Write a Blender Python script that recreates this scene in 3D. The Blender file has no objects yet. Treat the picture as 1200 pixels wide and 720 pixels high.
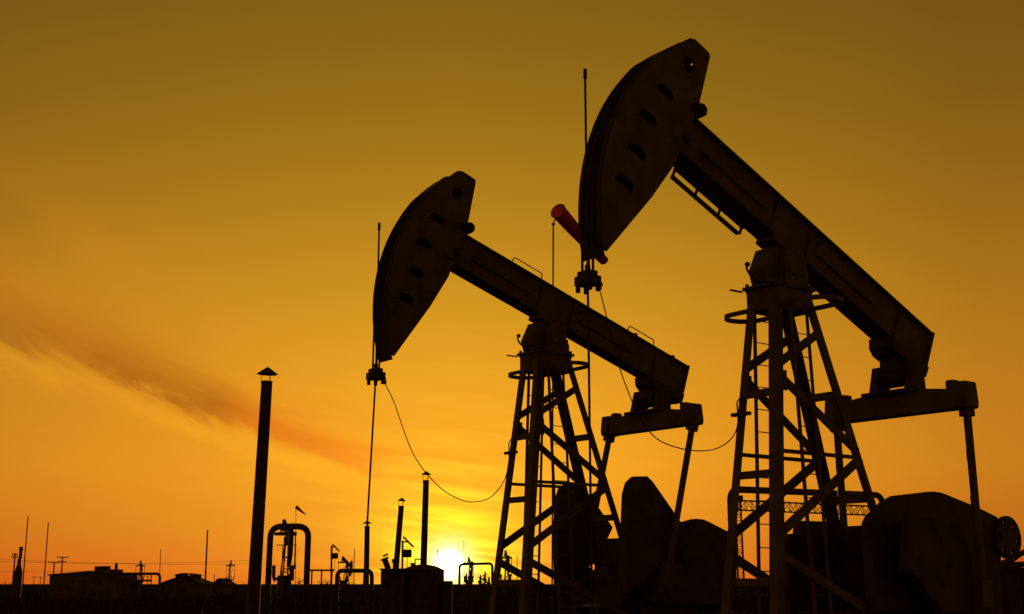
import bpy, math, random
from mathutils import Vector, Matrix
R = math.radians
random.seed(7)
SC = bpy.context.scene
COL = SC.collection

# ---------------------------------------------------------------- camera
FOC, HOR, CAMZ = 1494.5, 684.465, 1.6          # focal length in pixels of a 1200 px wide frame, horizon row, eye height
PITCH = math.atan((HOR - 360) / FOC)
CP, SP = math.cos(PITCH), math.sin(PITCH)
cam_d = bpy.data.cameras.new('camera')
cam_d.sensor_width = 36.0
cam_d.lens = FOC / 1200 * 36
cam_d.clip_start = 0.1
cam_d.clip_end = 9000
cam = bpy.data.objects.new('camera', cam_d)
COL.objects.link(cam)
cam.location = (0, 0, CAMZ)
cam.rotation_euler = (R(90) + PITCH, 0, 0)
SC.camera = cam

def at(px, py, D):
    """point at distance D (metres) in the direction measured in the survey of the photograph"""
    a = (px - 600) / FOC; b = (360 - py) / FOC
    y = CP - b * SP; z = SP + b * CP
    return Vector((a / y * D, D, CAMZ + z / y * D))
def foot(px, D):
    p = at(px, HOR, D); return Vector((p.x, D, 0))
def ppm(D): return FOC / D

# ---------------------------------------------------------------- materials
def mat(name, col, rough=0.6, metal=0.0, var=0.35, scale=6.0, bump=0.15, col2=None, spec=0.3):
    m = bpy.data.materials.new(name); m.use_nodes = True
    nt = m.node_tree; b = nt.nodes['Principled BSDF']
    tc = nt.nodes.new('ShaderNodeTexCoord')
    n1 = nt.nodes.new('ShaderNodeTexNoise'); n1.inputs['Scale'].default_value = scale; n1.inputs['Detail'].default_value = 8
    n2 = nt.nodes.new('ShaderNodeTexNoise'); n2.inputs['Scale'].default_value = scale * 5; n2.inputs['Detail'].default_value = 6
    nt.links.new(tc.outputs['Object'], n1.inputs['Vector']); nt.links.new(tc.outputs['Object'], n2.inputs['Vector'])
    rp = nt.nodes.new('ShaderNodeValToRGB')
    c2 = col2 if col2 else tuple(c * (1 - var) for c in col)
    c3 = tuple(min(1, c * (1 + var)) for c in col)
    rp.color_ramp.elements[0].position = 0.35; rp.color_ramp.elements[0].color = (*c2, 1)
    rp.color_ramp.elements[1].position = 0.68; rp.color_ramp.elements[1].color = (*c3, 1)
    nt.links.new(n1.outputs['Fac'], rp.inputs['Fac']); nt.links.new(rp.outputs['Color'], b.inputs['Base Color'])
    mr = nt.nodes.new('ShaderNodeMapRange'); mr.inputs['To Min'].default_value = max(0, rough - .12); mr.inputs['To Max'].default_value = min(1, rough + .15)
    nt.links.new(n2.outputs['Fac'], mr.inputs['Value']); nt.links.new(mr.outputs['Result'], b.inputs['Roughness'])
    b.inputs['Metallic'].default_value = metal
    b.inputs['Specular IOR Level'].default_value = spec
    bp = nt.nodes.new('ShaderNodeBump'); bp.inputs['Strength'].default_value = bump; bp.inputs['Distance'].default_value = 0.01
    nt.links.new(n2.outputs['Fac'], bp.inputs['Height']); nt.links.new(bp.outputs['Normal'], b.inputs['Normal'])
    return m
M = {}
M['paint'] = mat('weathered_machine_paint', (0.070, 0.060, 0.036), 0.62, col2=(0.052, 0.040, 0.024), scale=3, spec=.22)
M['dark'] = mat('grimy_and_shaded_steel', (0.038, 0.024, 0.018), 0.6, col2=(0.024, 0.014, 0.010), scale=5, spec=.2)  # also painted on the arc face and bolt recesses as their shade
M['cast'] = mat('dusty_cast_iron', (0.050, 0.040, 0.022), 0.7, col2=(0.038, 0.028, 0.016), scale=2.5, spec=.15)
M['rope'] = mat('greased_wire_rope', (0.045, 0.035, 0.03), 0.55, scale=40, spec=.2)
M['rod'] = mat('polished_rod_steel', (0.10, 0.085, 0.07), 0.4, metal=.7, scale=20)
M['rubber'] = mat('black_cable_rubber', (0.025, 0.022, 0.02), 0.7, scale=20, spec=.2)
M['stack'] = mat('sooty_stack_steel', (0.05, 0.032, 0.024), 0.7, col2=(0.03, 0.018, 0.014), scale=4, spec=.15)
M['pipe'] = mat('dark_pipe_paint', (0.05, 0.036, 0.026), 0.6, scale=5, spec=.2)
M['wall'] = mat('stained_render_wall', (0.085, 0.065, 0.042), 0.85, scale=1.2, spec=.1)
M['roof'] = mat('old_roof_sheet', (0.06, 0.042, 0.03), 0.8, scale=2, spec=.15)
M['glass'] = mat('dark_window_glass', (0.02, 0.02, 0.022), 0.15, scale=2, bump=.02, spec=.5)
M['panel'] = mat('solar_panel_face', (0.02, 0.02, 0.035), 0.3, scale=9, bump=.02, spec=.4)
M['wood'] = mat('weathered_pole_wood', (0.07, 0.05, 0.035), 0.85, scale=9, spec=.1)
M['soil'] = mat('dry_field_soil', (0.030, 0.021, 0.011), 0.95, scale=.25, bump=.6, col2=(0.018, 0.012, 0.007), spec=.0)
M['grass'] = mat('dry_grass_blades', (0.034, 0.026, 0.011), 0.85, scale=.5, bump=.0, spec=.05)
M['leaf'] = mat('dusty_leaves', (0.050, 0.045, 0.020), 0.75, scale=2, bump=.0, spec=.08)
M['twig'] = mat('shrub_twigs', (0.05, 0.035, 0.025), 0.85, scale=8, spec=.1)
M['concrete'] = mat('rough_concrete', (0.25, 0.22, 0.18), 0.9, scale=3, spec=.1)
def sock_mat():
    m = bpy.data.materials.new('red_sock_cloth'); m.use_nodes = True
    nt = m.node_tree; nt.nodes.clear()
    o = nt.nodes.new('ShaderNodeOutputMaterial'); mx = nt.nodes.new('ShaderNodeMixShader')
    d = nt.nodes.new('ShaderNodeBsdfDiffuse'); t = nt.nodes.new('ShaderNodeBsdfTranslucent')
    w = nt.nodes.new('ShaderNodeTexNoise'); w.inputs['Scale'].default_value = 30
    r = nt.nodes.new('ShaderNodeValToRGB')
    r.color_ramp.elements[0].color = (.34, .040, .014, 1); r.color_ramp.elements[1].color = (.46, .065, .02, 1)
    nt.links.new(w.outputs['Fac'], r.inputs['Fac'])
    nt.links.new(r.outputs['Color'], d.inputs['Color']); nt.links.new(r.outputs['Color'], t.inputs['Color'])
    mx.inputs['Fac'].default_value = .3
    nt.links.new(d.outputs[0], mx.inputs[1]); nt.links.new(t.outputs[0], mx.inputs[2]); nt.links.new(mx.outputs[0], o.inputs['Surface'])
    return m
M['sock'] = sock_mat()

# ---------------------------------------------------------------- mesh building
class MB:
    def __init__(s): s.v = []; s.f = []
    def add(s, vs, fs):
        k = len(s.v); s.v += [tuple(v) for v in vs]; s.f += [tuple(i + k for i in f) for f in fs]; return s
    def box(s, x0, x1, y0, y1, z0, z1):
        return s.add([(x0,y0,z0),(x1,y0,z0),(x1,y1,z0),(x0,y1,z0),(x0,y0,z1),(x1,y0,z1),(x1,y1,z1),(x0,y1,z1)],
                     [(0,3,2,1),(4,5,6,7),(0,1,5,4),(1,2,6,5),(2,3,7,6),(3,0,4,7)])
    def bar(s, p, q, w, h, side=(0,1,0)):
        """box from p to q; w along side, h across"""
        p = Vector(p); q = Vector(q); d = (q - p).normalized(); sd = Vector(side); sd = (sd - d * sd.dot(d))
        if sd.length < 1e-5: sd = d.orthogonal()
        sd.normalize(); up = d.cross(sd)
        vs = []
        for e in (p, q):
            for a, b in ((-1,-1),(1,-1),(1,1),(-1,1)): vs.append(e + sd * (a*w/2) + up * (b*h/2))
        return s.add(vs, [(0,3,2,1),(4,5,6,7),(0,1,5,4),(1,2,6,5),(2,3,7,6),(3,0,4,7)])
    def angle(s, p, q, e1, e2, leg, t):
        """L section from p to q, corner on the line, flanges along e1 and e2"""
        p = Vector(p); q = Vector(q); e1 = Vector(e1); e2 = Vector(e2)
        prof = [(0,0),(leg,0),(leg,t),(t,t),(t,leg),(0,leg)]
        vs = [e + e1*a + e2*b for e in (p, q) for a, b in prof]
        n = 6; fs = [tuple(range(n))[::-1], tuple(range(n, 2*n))] + [(i,(i+1)%n,n+(i+1)%n,n+i) for i in range(n)]
        return s.add(vs, fs)
    def tube(s, pts, r, seg=10, r2=None, caps=True):
        pts = [Vector(p) for p in pts]; n = len(pts); rings = []
        ref = None
        for i, p in enumerate(pts):
            d = (pts[min(i+1,n-1)] - pts[max(i-1,0)]).normalized()
            if ref is None: ref = d.orthogonal().normalized()
            ref = (ref - d * ref.dot(d)).normalized(); up = d.cross(ref)
            rr = r if r2 is None else r + (r2 - r) * i / (n - 1)
            rings.append([p + ref*(math.cos(2*math.pi*k/seg)*rr) + up*(math.sin(2*math.pi*k/seg)*rr) for k in range(seg)])
        vs = [v for g in rings for v in g]
        fs = [(i*seg+k, i*seg+(k+1)%seg, (i+1)*seg+(k+1)%seg, (i+1)*seg+k) for i in range(n-1) for k in range(seg)]
        if caps: fs += [tuple(range(seg))[::-1], tuple((n-1)*seg + k for k in range(seg))]
        return s.add(vs, fs)
    def lathe(s, prof, origin=(0,0,0), axis=(0,0,1), seg=20):
        """profile of (radius, height)"""
        a = Vector(axis).normalized(); e = a.orthogonal().normalized(); g = a.cross(e); o = Vector(origin); n = len(prof)
        vs = [o + a*h + e*(math.cos(2*math.pi*k/seg)*r) + g*(math.sin(2*math.pi*k/seg)*r) for r, h in prof for k in range(seg)]
        fs = [(i*seg+k, i*seg+(k+1)%seg, (i+1)*seg+(k+1)%seg, (i+1)*seg+k) for i in range(n-1) for k in range(seg)]
        fs += [tuple(range(seg))[::-1], tuple((n-1)*seg+k for k in range(seg))]
        return s.add(vs, fs)
    def prism(s, poly, f, a, b):
        """polygon of (p, q) swept from offset a to b; f(p, q, offset) gives the point"""
        n = len(poly)
        vs = [f(p, q, a) for p, q in poly] + [f(p, q, b) for p, q in poly]
        return s.add(vs, [tuple(range(n))[::-1], tuple(range(n, 2*n))] + [(i,(i+1)%n,n+(i+1)%n,n+i) for i in range(n)])
    def build(s, name, m, parent=None, bevel=0, smooth=False):
        me = bpy.data.meshes.new(name); me.from_pydata([tuple(v) for v in s.v], [], s.f); me.validate()
        import bmesh
        bm = bmesh.new(); bm.from_mesh(me); bmesh.ops.recalc_face_normals(bm, faces=bm.faces); bm.to_mesh(me); bm.free()
        me.materials.append(m)
        if smooth:
            for p in me.polygons: p.use_smooth = len(p.vertices) == 4
        o = bpy.data.objects.new(name, me); COL.objects.link(o)
        if parent: o.parent = parent
        if bevel:
            b = o.modifiers.new('edge', 'BEVEL'); b.width = bevel; b.segments = 2; b.limit_method = 'ANGLE'; b.angle_limit = R(40)
        return o

def plate(name, outline, holes, thick, frame, m, parent):
    """flat plate with real holes; frame maps (p, q, offset) to a point; offset runs from 0 to thick"""
    cu = bpy.data.curves.new(name, 'CURVE'); cu.dimensions = '2D'; cu.fill_mode = 'BOTH'; cu.extrude = thick / 2
    for loop in [outline] + holes:
        sp = cu.splines.new('POLY'); sp.points.add(len(loop) - 1); sp.use_cyclic_u = True
        for i, (a, b) in enumerate(loop): sp.points[i].co = (a, b, 0, 1)
    t = bpy.data.objects.new(name, cu); COL.objects.link(t)
    bpy.context.view_layer.update()
    dg = bpy.context.evaluated_depsgraph_get()
    me = bpy.data.meshes.new_from_object(t.evaluated_get(dg), depsgraph=dg)
    bpy.data.objects.remove(t); bpy.data.curves.remove(cu)
    for v in me.vertices: v.co = Vector(frame(v.co.x, v.co.y, v.co.z + thick / 2))
    me.name = name; me.materials.clear(); me.materials.append(m)
    o = bpy.data.objects.new(name, me); COL.objects.link(o); o.parent = parent
    return o

def tag(o, label=None, cat=None, group=None, kind=None):
    if label: o['label'] = label
    if cat: o['category'] = cat
    if group: o['group'] = group
    if kind: o['kind'] = kind
    return o
def thing(name, loc, rz, label, cat, group=None):
    o = bpy.data.objects.new(name, None); COL.objects.link(o); o.empty_display_size = .3
    o.location = loc; o.rotation_euler = (0, 0, rz)
    return tag(o, label, cat, group)
def copy_tree(o, parent=None):
    c = o.copy(); COL.objects.link(c)
    if parent:
        c.parent = parent; c.matrix_parent_inverse = o.matrix_parent_inverse.copy()
    for ch in list(o.children): copy_tree(ch, c)
    return c
def lerp(a, b, t): return a + (b - a) * t
def arc_path(pts, r, n=6):
    """round the corners of a polyline"""
    pts = [Vector(p) for p in pts]; out = [pts[0]]
    for i in range(1, len(pts) - 1):
        a, b, c = pts[i-1], pts[i], pts[i+1]
        d1 = (a - b).normalized(); d2 = (c - b).normalized()
        p0 = b + d1 * r; p1 = b + d2 * r
        for k in range(n + 1):
            t = k / n; out.append(p0 * (1-t)**2 + b * 2*t*(1-t) + p1 * t**2)
    out.append(pts[-1]); return out

# ---------------------------------------------------------------- pump jack
HP, ZT = 6.6, 5.95                       # pivot height, tower top
XTF, XTR, WT, XBF, XBR, WB = .391, -.299, .234, 1.07, -2.218, .546
def leg_at(front, near, z):
    t = (ZT - z) / (ZT - .3); sy = 1 if near else -1
    return Vector((lerp(XTF if front else XTR, XBF if front else XBR, t), sy * lerp(WT, WB, t), z))
ARC_C, ARC_R = (.507, -.33), 3.25
def arc_pts(v0, v1, n, dr=0):
    a0 = math.asin((v0 - ARC_C[1]) / ARC_R); a1 = math.asin((v1 - ARC_C[1]) / ARC_R)
    return [(ARC_C[0] + (ARC_R + dr) * math.cos(lerp(a0, a1, i / n)), ARC_C[1] + (ARC_R + dr) * math.sin(lerp(a0, a1, i / n))) for i in range(n + 1)]

def pump_jack(loc, rz, tilt, label, eq, pin, hoods, cw_polys, cable, kind, group='pump jacks'):
    t = thing('pump_jack', loc, rz, label, 'pump jack', group)
    ct, st = math.cos(tilt), math.sin(tilt)
    def B(u, v, y): return Vector((u*ct - v*st, y, HP + u*st + v*ct))
    side = B(1,0,0) - B(0,0,0); upv = B(0,1,0) - B(0,0,0)
    # --- skid
    k = MB()
    for y in (-.62, .62):
        k.box(-5.6, 1.5, y-.1, y+.1, .0, .04); k.box(-5.6, 1.5, y-.1, y+.1, .26, .3); k.box(-5.6, 1.5, y-.02, y+.02, .04, .26)
    for x in (1.3, .2, -1.0, -2.2, -3.4, -4.6, -5.5): k.box(x-.06, x+.06, -.515, .515, .05, .25)
    k.build('skid_base', M['dark'], t)
    # --- tower
    c = MB()
    c.box(-.36, .46, -.29, .29, 5.60, 5.93)
    c.box(-.42, .52, -.32, .32, 5.935, 5.985)
    c.box(.30, .36, -.40, .42, 5.95, 5.97); c.box(-.2, -.14, -.40, .42, 5.95, 5.97)
    for y in (-.27, .27):
        for x in (-.36, .46): c.lathe([(.03,0),(.03,.14)], (x, y, 5.90), seg=6)
    c.box(.46, .68, .30, .36, 5.94, 5.965); c.box(.46, .72, -.40, -.34, 5.925, 5.945)
    tw = c.build('tower', M['paint'], t, bevel=.008)
    for fr in (1, 0):
        for nr in (1, 0):
            sx = -1 if fr else 1; sy = -1 if nr else 1
            o = Vector((-sx*.035, -sy*.035, 0))
            p, q = leg_at(fr, nr, .28) + o, leg_at(fr, nr, 5.93) + o
            MB().angle(p, q, (sx,0,0), (0,sy,0), .15, .016).build('leg', M['paint'], tw)
    def brace(p, q, w, h, side, m='paint'): MB().bar(p, q, w, h, side).build('brace', M[m], tw)
    for nr in (1, 0):
        s = 1 if nr else -1; off = Vector((0, s*.012, 0))
        brace(leg_at(1,nr,4.72)+off, leg_at(0,nr,5.33)+off, .05, .12, (0,1,0))
        brace(leg_at(1,nr,4.60)+off, leg_at(0,nr,3.55)+off, .05, .115, (0,1,0))
        brace(leg_at(1,nr,3.46)+off, leg_at(0,nr,3.46)+off, .05, .055, (0,1,0))
        brace(leg_at(1,nr,2.26)+off, leg_at(0,nr,3.45)+off*3, .05, .13, (0,1,0))
        brace(leg_at(1,nr,2.02)+off, leg_at(0,nr,.75)+off, .05, .13, (0,1,0))
        for z in (4.50,):
            p = leg_at(1,nr,z) + off*2.2
            MB().box(p.x-.20, p.x+.02, p.y-.006, p.y+.006, z-.15, z+.15).build('gusset', M['paint'], tw)
    for z in (4.33, 3.14, 1.62): brace(leg_at(1,0,z), leg_at(1,1,z), .05, .11, (1,0,0))
    for z in (4.40, 2.86, 1.2): brace(leg_at(0,0,z), leg_at(0,1,z), .05, .12, (1,0,0))
    # ladders on both long sides, with a hoop round each
    for s, x0, x1 in ((1, .34, .17), (-1, .12, .24)):
        l = MB(); w = .36
        def rail(x, z): return (lerp(x0, x1, (5.75 - z) / 3.4) - x, s*.44, z)
        for x in (0, w): l.bar(rail(x, .5), rail(x, 5.75), .035, .035 if x else .045)
        for i in range(15):
            z = .75 + i*.343; l.tube([rail(0, z), rail(w, z)], .009, 6)
        l.build('ladder', M['paint'], tw)
        h = MB(); pts = [(.33, s*.29, 5.66)]
        for i in range(13):
            a = -math.pi/2 + math.pi*i/12; pts.append((-.0 - .33*math.sin(a), s*(.74 + .31*math.cos(a)), 5.66))
        pts.append((-.33, s*.29, 5.66))
        for p, q in zip(pts, pts[1:]): h.bar(p, q, .012, .075, Vector((q[1]-p[1], -(q[0]-p[0]), 0)))
        h.build('safety_hoop', M['paint'], tw)
    MB().tube([(.44,.0,5.98),(.55,-.02,6.05),(.66,-.04,6.14),(.70,-.05,6.22),(.66,-.06,6.27)], .018, 8).lathe([(.03,0),(.045,.03),(.03,.06)], (.665,-.06,6.25), seg=10).build('hook', M['dark'], tw)
    jb = leg_at(1, 0, 4.05)
    MB().box(jb.x+.02, jb.x+.10, jb.y-.12, jb.y+.22, 4.02, 4.07).tube([jb+Vector((.05,.1,.0)), jb+Vector((.05,.13,.2)), jb+Vector((.05,.05,.26)), jb+Vector((.05,-.03,.18)), jb+Vector((.05,0,-.55))], .012, 6).build('cable_bracket', M['dark'], tw)
    # --- saddle bearing
    b = MB()
    b.prism([(.47,5.985),(.54,6.2),(.36,6.56),(-.28,6.56),(-.33,6.3),(-.42,6.18),(-.42,5.985)], lambda p,q,o: (p,o,q), -.17, .17)
    sb = b.build('saddle_bearing', M['paint'], t, bevel=.02)
    for y0, y1 in ((-.34,-.17),(.17,.34)):
        MB().lathe([(.20,0),(.235,.03),(.235,y1-y0-.03),(.20,y1-y0)], (0,y0,6.33), (0,1,0), 24).box(-.26,.26,y0+.02,y1-.02,5.985,6.25).build('bearing_cap', M['paint'], sb)
    # --- walking beam: I section
    U0, U1, V0, V1, HWB = -3.62, 2.75, .02, .685, .19
    w = MB()
    for v0, v1 in ((V0, V0+.035), (V1-.035, V1)):
        w.prism([(U0,v0),(U1,v0),(U1,v1),(U0,v1)], B, -HWB, HWB)
    w.prism([(U0,V0+.035),(U1,V0+.035),(U1,V1-.035),(U0,V1-.035)], B, -.12, .12)
    for u in (.42, -.42, -2.75):
        for a, c2 in ((-.175,-.12),(.12,.175)): w.prism([(u-.012,V0+.035),(u+.012,V0+.035),(u+.012,V1-.035),(u-.012,V1-.035)], B, a, c2)
    w.prism([(U0-.03,-.10),(U0,-.10),(U0,V1+.02),(U0-.03,V1+.02)], B, -.192, .192)
    wb = w.build('walking_beam', M['paint'], t)
    for a, c2, u0, u1 in ((.12,.16,.6,2.1),(.12,.16,-2.1,-.6)):
        MB().prism([(u0,.30),(u1,.30),(u1,.36),(u0,.36)], B, a, c2).build('side_rail', M['paint'], wb)
    MB().prism([(.33,-.06),(.33,.018),(-.36,.018),(-.36,-.06)], B, -.187, .187).build('saddle_plate', M['paint'], wb)
    for u in (-2.15, -3.25): MB().lathe([(.045,0),(.045,.09),(.02,.1)], B(u, V1, .05), upv, 8).build('lug', M['dark'], wb)
    for u in (.42, -.62):
        MB().lathe([(.05,0),(.05,.03)], B(u, .5, .12), (0,1,0), 12).build('bolt_disc', M['dark'], wb)
    if kind == 'rails_top':
        for u0, u1 in ((1.24,.47),(-1.88,-2.64)):
            MB().tube(arc_path([B(u0,V1-.01,.1), B(u0-.02,V1+.15,.1), B(u1+.02,V1+.15,.1), B(u1,V1-.01,.1)], .06), .012, 8).build('handrail', M['paint'], wb)
    else:
        g = MB()
        for v in (-.155,): g.prism([(2.24,v-.03),(.74,v-.03),(.74,v+.03),(2.24,v+.03)], B, -.19, -.15)
        g.prism([(2.24,-.02),(.66,-.02),(.66,.0),(2.24,.0)], B, -.19, -.15)
        for u in (2.22, 1.72, 1.2, .70): g.prism([(u-.015,-.14),(u+.015,-.14),(u+.015,.02),(u-.015,.02)], B, -.188, -.152)
        g.build('guard_rail', M['paint'], wb)
    # --- horsehead
    inner = [(3.095,1.64),(3.03,1.735),(2.93,1.795),(2.64,1.79),(2.595,1.775),(2.575,1.735),(2.48,.95),(2.475,.66),(2.53,-.29),(2.70,-.98),(3.09,-2.17),(3.19,-2.17)]
    outer = arc_pts(-2.06, 1.57, 22, -.006)
    outline = inner + outer
    def slot(u, v, w_=.35, h_=.155):
        return [(u-w_/2, v-h_/2), (u-w_/2+.01, v+h_*.2), (u-w_*.3, v+h_*.42), (u-.02, v+h_/2), (u+w_*.32, v+h_*.40), (u+w_/2-.03, v+h_*.15), (u+w_/2, v-h_/2)]
    holes = [slot(3.11,.645), slot(3.22,.07), slot(3.20,-.52), slot(3.21,-1.075), [(2.885+.115*math.cos(i*math.pi/10), 1.32+.115*math.sin(i*math.pi/10)) for i in range(20)]]
    hh = plate('horsehead', outline, holes, .02, lambda p,q,o: B(p,q,.192+o), M['paint'], t)
    plate('far_plate', outline, holes[4:], .02, lambda p,q,o: B(p,q,-.212+o), M['paint'], hh)
    a = MB(); ap = arc_pts(-2.26, 1.54, 28); ai = arc_pts(-2.26, 1.54, 28, -.028)
    a.prism(ap + ai[::-1], B, -.216, .216)
    a.build('arc_plate', M['dark'], hh)  # darker than the side plates, to paint in the shade on its face
    for p, q in (((2.6,1.75),(2.9,1.76)),((2.585,1.70),(2.50,.98)),((2.55,-.33),(3.08,-2.12))):
        p1 = B(p[0],p[1],0); q1 = B(q[0],q[1],0); MB().bar(p1, q1, .384, .02).build('back_stiffener', M['dark'], hh)
        MB().prism([(2.46,.70),(2.36,.72),(2.31,.80),(2.33,.9),(2.42,.93),(2.56,.86),(2.62,.72)], B, -.26, .26).build('hinge_block', M['dark'], hh, bevel=.015)
    MB().lathe([(.09,0),(.09,.52),(.05,.55)], B(2.52,.22,-.26), (0,1,0), 16).build('hinge_pin', M['dark'], hh)
    MB().lathe([(.15,0),(.17,.012),(.13,.03)], B(2.62,.20,.212), (0,1,0), 20).build('pin_boss', M['paint'], hh)
    # --- bridle, carrier, rod, cable
    XR = 3.80
    zc = 5.56 if kind != 'rails_top' else 5.19
    ra = [arc_pts(1.15, -2.24, 40, dr_)[i] for i, dr_ in enumerate([-.05,-.02,.004,.014] + [.018]*37)]
    top = [B(u,v,0) for u, v in ra]
    path = []
    for p in top:
        path.append(p)
        if p.x >= max(q.x for q in top) - 1e-6: break
    xtan = path[-1].x
    XR = xtan + .01
    for y in (-.11, .11, .02):
        MB().tube([p + Vector((0,y,0)) for p in path] + [(XR, y, zc + .08)], .018, 8).build('bridle_rope', M['rubber'], t)
    cb = MB().box(XR-.12, XR+.12, -.145, .145, zc-.08, zc+.05).box(XR-.08, XR+.09, -.12, .12, zc+.05, zc+.12)
    for x, y in ((-.07,-.12),(.07,-.12),(-.07,.12),(.07,.12)): cb.lathe([(.035,0),(.035,.09)], (XR+x, y, zc-.165), seg=8)
    cb.lathe([(.04,0),(.04,.09)], (XR,0,zc+.12), seg=8).box(XR+.11, XR+.15, -.05, .05, zc-.10, zc-.02).bar((XR-.10,.13,zc-.02),(XR-.08,.20,zc-.10),.03,.03)
    cb.build('carrier_bar', M['dark'], t, bevel=.012)
    MB().tube([(XR + (.17 if kind == 'rails_top' else .0),0,.9), (XR,0,zc), (XR,0,8.55 if kind != 'rails_top' else 7.95)], .0165, 10).lathe([(.026,0),(.026,.14)], (XR,0,(8.42 if kind != 'rails_top' else 7.84)), seg=8).build('polished_rod', M['rubber'], t)
    pts = [Vector((XR-.02,.19,zc-.1))] + [Vector((x, .19 + (jb.y-.19)*min(1,(XR-x)/(XR-jb.x)), z)) for x, z in cable] + [jb + Vector((.05,0,0))]
    sm = []
    for i in range(len(pts)-1):
        p0 = pts[max(i-1,0)]; p1 = pts[i]; p2 = pts[i+1]; p3 = pts[min(i+2,len(pts)-1)]
        for k2 in range(6):
            s = k2/6; sm.append(.5*((2*p1)+(p2-p0)*s+(2*p0-5*p1+4*p2-p3)*s*s+(3*p1-p0-3*p2+p3)*s**3))
    sm.append(pts[-1])
    MB().tube(sm, .0085, 6).lathe([(.03,0),(.03,.06)], sm[2], seg=8).build('load_cell_cable', M['rubber'], t)
    # --- tail bearing and equalizer
    ex, ez = eq
    tb = MB()
    tb.prism([(-2.62,.02),(-2.68,-.13),(-2.80,-.20),(-3.62,-.18),(-3.64,.02)], B, -.24, .24)
    pc = Vector((ex - .05, 0, ez + .50))
    tb.lathe([(.17,0),(.21,.03),(.21,.45),(.17,.48)], pc - Vector((0,.24,0)), (0,1,0), 22)
    tb.bar(pc, B(-3.12,-.1,0), .36, .46)
    for y in (-.34, .34): tb.prism([(ex-.22,ez+.17),(ex+.2,ez+.17),(pc.x+.12,pc.z+.14),(pc.x-.12,pc.z+.14)], lambda p,q,o: (p,o,q), y-.07, y+.07)
    tb.box(ex-.28, ex+.28, -.5, .5, ez+.15, ez+.21)
    for i in range(5):
        tb.lathe([(.025,0),(.025,.11)], B(-2.72-.2*i,-.24,.18), upv, 6)
    tb.build('tail_bearing', M['dark'], t, bevel=.01)
    e = MB()
    e.add([(ex-.15,-1.15,ez-.17),(ex+.15,-1.15,ez-.17),(ex+.15,1.15,ez-.17),(ex-.15,1.15,ez-.17),
           (ex-.15,-1.15,ez+.11),(ex+.15,-1.15,ez+.11),(ex+.15,1.15,ez+.11),(ex-.15,1.15,ez+.11),
           (ex-.15,-.5,ez+.19),(ex+.15,-.5,ez+.19),(ex+.15,.5,ez+.19),(ex-.15,.5,ez+.19)],
          [(0,3,2,1),(0,1,5,4),(2,3,7,6),(4,5,9,8),(8,9,10,11),(11,10,6,7),(1,2,6,10,9,5),(0,4,8,11,7,3)])
    e.box(ex-.17, ex+.17, -1.13, 1.13, ez-.19, ez-.165)
    eo = e.build('equalizer', M['paint'], t, bevel=.006)
    pins = {}
    for s in (1, -1):
        y0, y1 = sorted((s*1.13, s*1.36))
        MB().prism([(ex-.17,ez-.20),(ex+.17,ez-.20),(ex+.19,ez-.1),(ex+.15,ez+.22),(ex-.15,ez+.22),(ex-.19,ez-.1)], lambda p,q,o: (p,o,q), y0, y1).box(ex-.1,ex+.1,min(s*.96,s*1.12),max(s*.96,s*1.12),ez+.12,ez+.27).build('end_block', M['paint'], eo, bevel=.03)
        px, pz = pin
        p, q = Vector((ex, s*1.245, ez-.1)), Vector((px, s*1.245, pz))
        d = (q - p).normalized()
        pm = MB().tube([p, q], .064, 14).bar(q - d*.45, q + d*.12, .16, .26, (0,1,0)).bar(p, p + d*.22, .15, .2, (0,1,0))
        pm.build('pitman_arm', M['paint'], t)
        gx, gz = -2.67, 2.14
        dd = Vector((px-gx, 0, pz-gz)).normalized(); nn = Vector((-dd.z,0,dd.x))
        def CR(a, b, o): return Vector((gx,0,gz)) + dd*a + nn*b + Vector((0,o,0))
        L = math.hypot(px-gx, pz-gz)
        y0, y1 = sorted((s*.80, s*.93))
        ck = MB().prism([(-.34,-.22),(-.2,-.30),(L+.2,-.22),(L+.3,0),(L+.2,.22),(-.2,.30),(-.34,.22)], CR, y0, y1)
        y0, y1 = sorted((s*.55, s*1.02)); ck.lathe([(.16,0),(.16,y1-y0)], (gx,y0,gz), (0,1,0), 18)
        y0, y1 = sorted((s*.90, s*1.36)); ck.lathe([(.08,0),(.08,y1-y0)], (px,y0,pz), (0,1,0), 14)
        co = ck.build('crank', M['cast'], t, bevel=.012)
        for poly, bolt_holes in cw_polys:
            y0, y1 = sorted((s*.94, s*1.10))
            cwo = MB().prism(poly, lambda p,q,o: (p,o,q), y0, y1).build('counterweight', M['cast'], co, bevel=.03)
            for bx, bz in bolt_holes:
                MB().lathe([(.05,0),(.05,.012),(.03,.014)], (bx, y1 if s > 0 else y0, bz), (0,s,0), 10).build('bolt_disc', M['dark'], cwo)  # flat dark discs paint the shade inside the bolt holes
    # --- gearbox, motor, belt guard
    gb = MB().prism([(-3.45,.9),(-3.45,2.2),(-3.1,2.50),(-1.66,2.48),(-1.56,2.36),(-1.5,.9)], lambda p,q,o: (p,o,q), -.5, .45)
    gb.box(-3.6,-1.7,-.55,.5,.86,.96); gb.box(-3.5,-1.47,-.52,.47,1.98,2.06)
    gb.build('gearbox', M['dark'], t, bevel=.02)
    MB().prism([(-3.7,.3),(-3.5,.86),(-1.8,.86),(-1.6,.3)], lambda p,q,o: (p,o,q), -.5, .5).build('gearbox_stand', M['dark'], t)
    mo = MB().lathe([(.2,0),(.3,.04),(.3,.75),(.22,.8)], (-4.3,-.4,1.35), (0,1,0), 20).box(-4.65,-3.95,-.4,.45,.95,1.05)
    for i in range(9): mo.lathe([(.325,0),(.325,.02)], (-4.3,-.32+i*.075,1.35), (0,1,0), 20)
    mo.box(-4.6,-4.0,-.4,.45,.3,.95)
    mo.build('motor', M['dark'], t)
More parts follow.
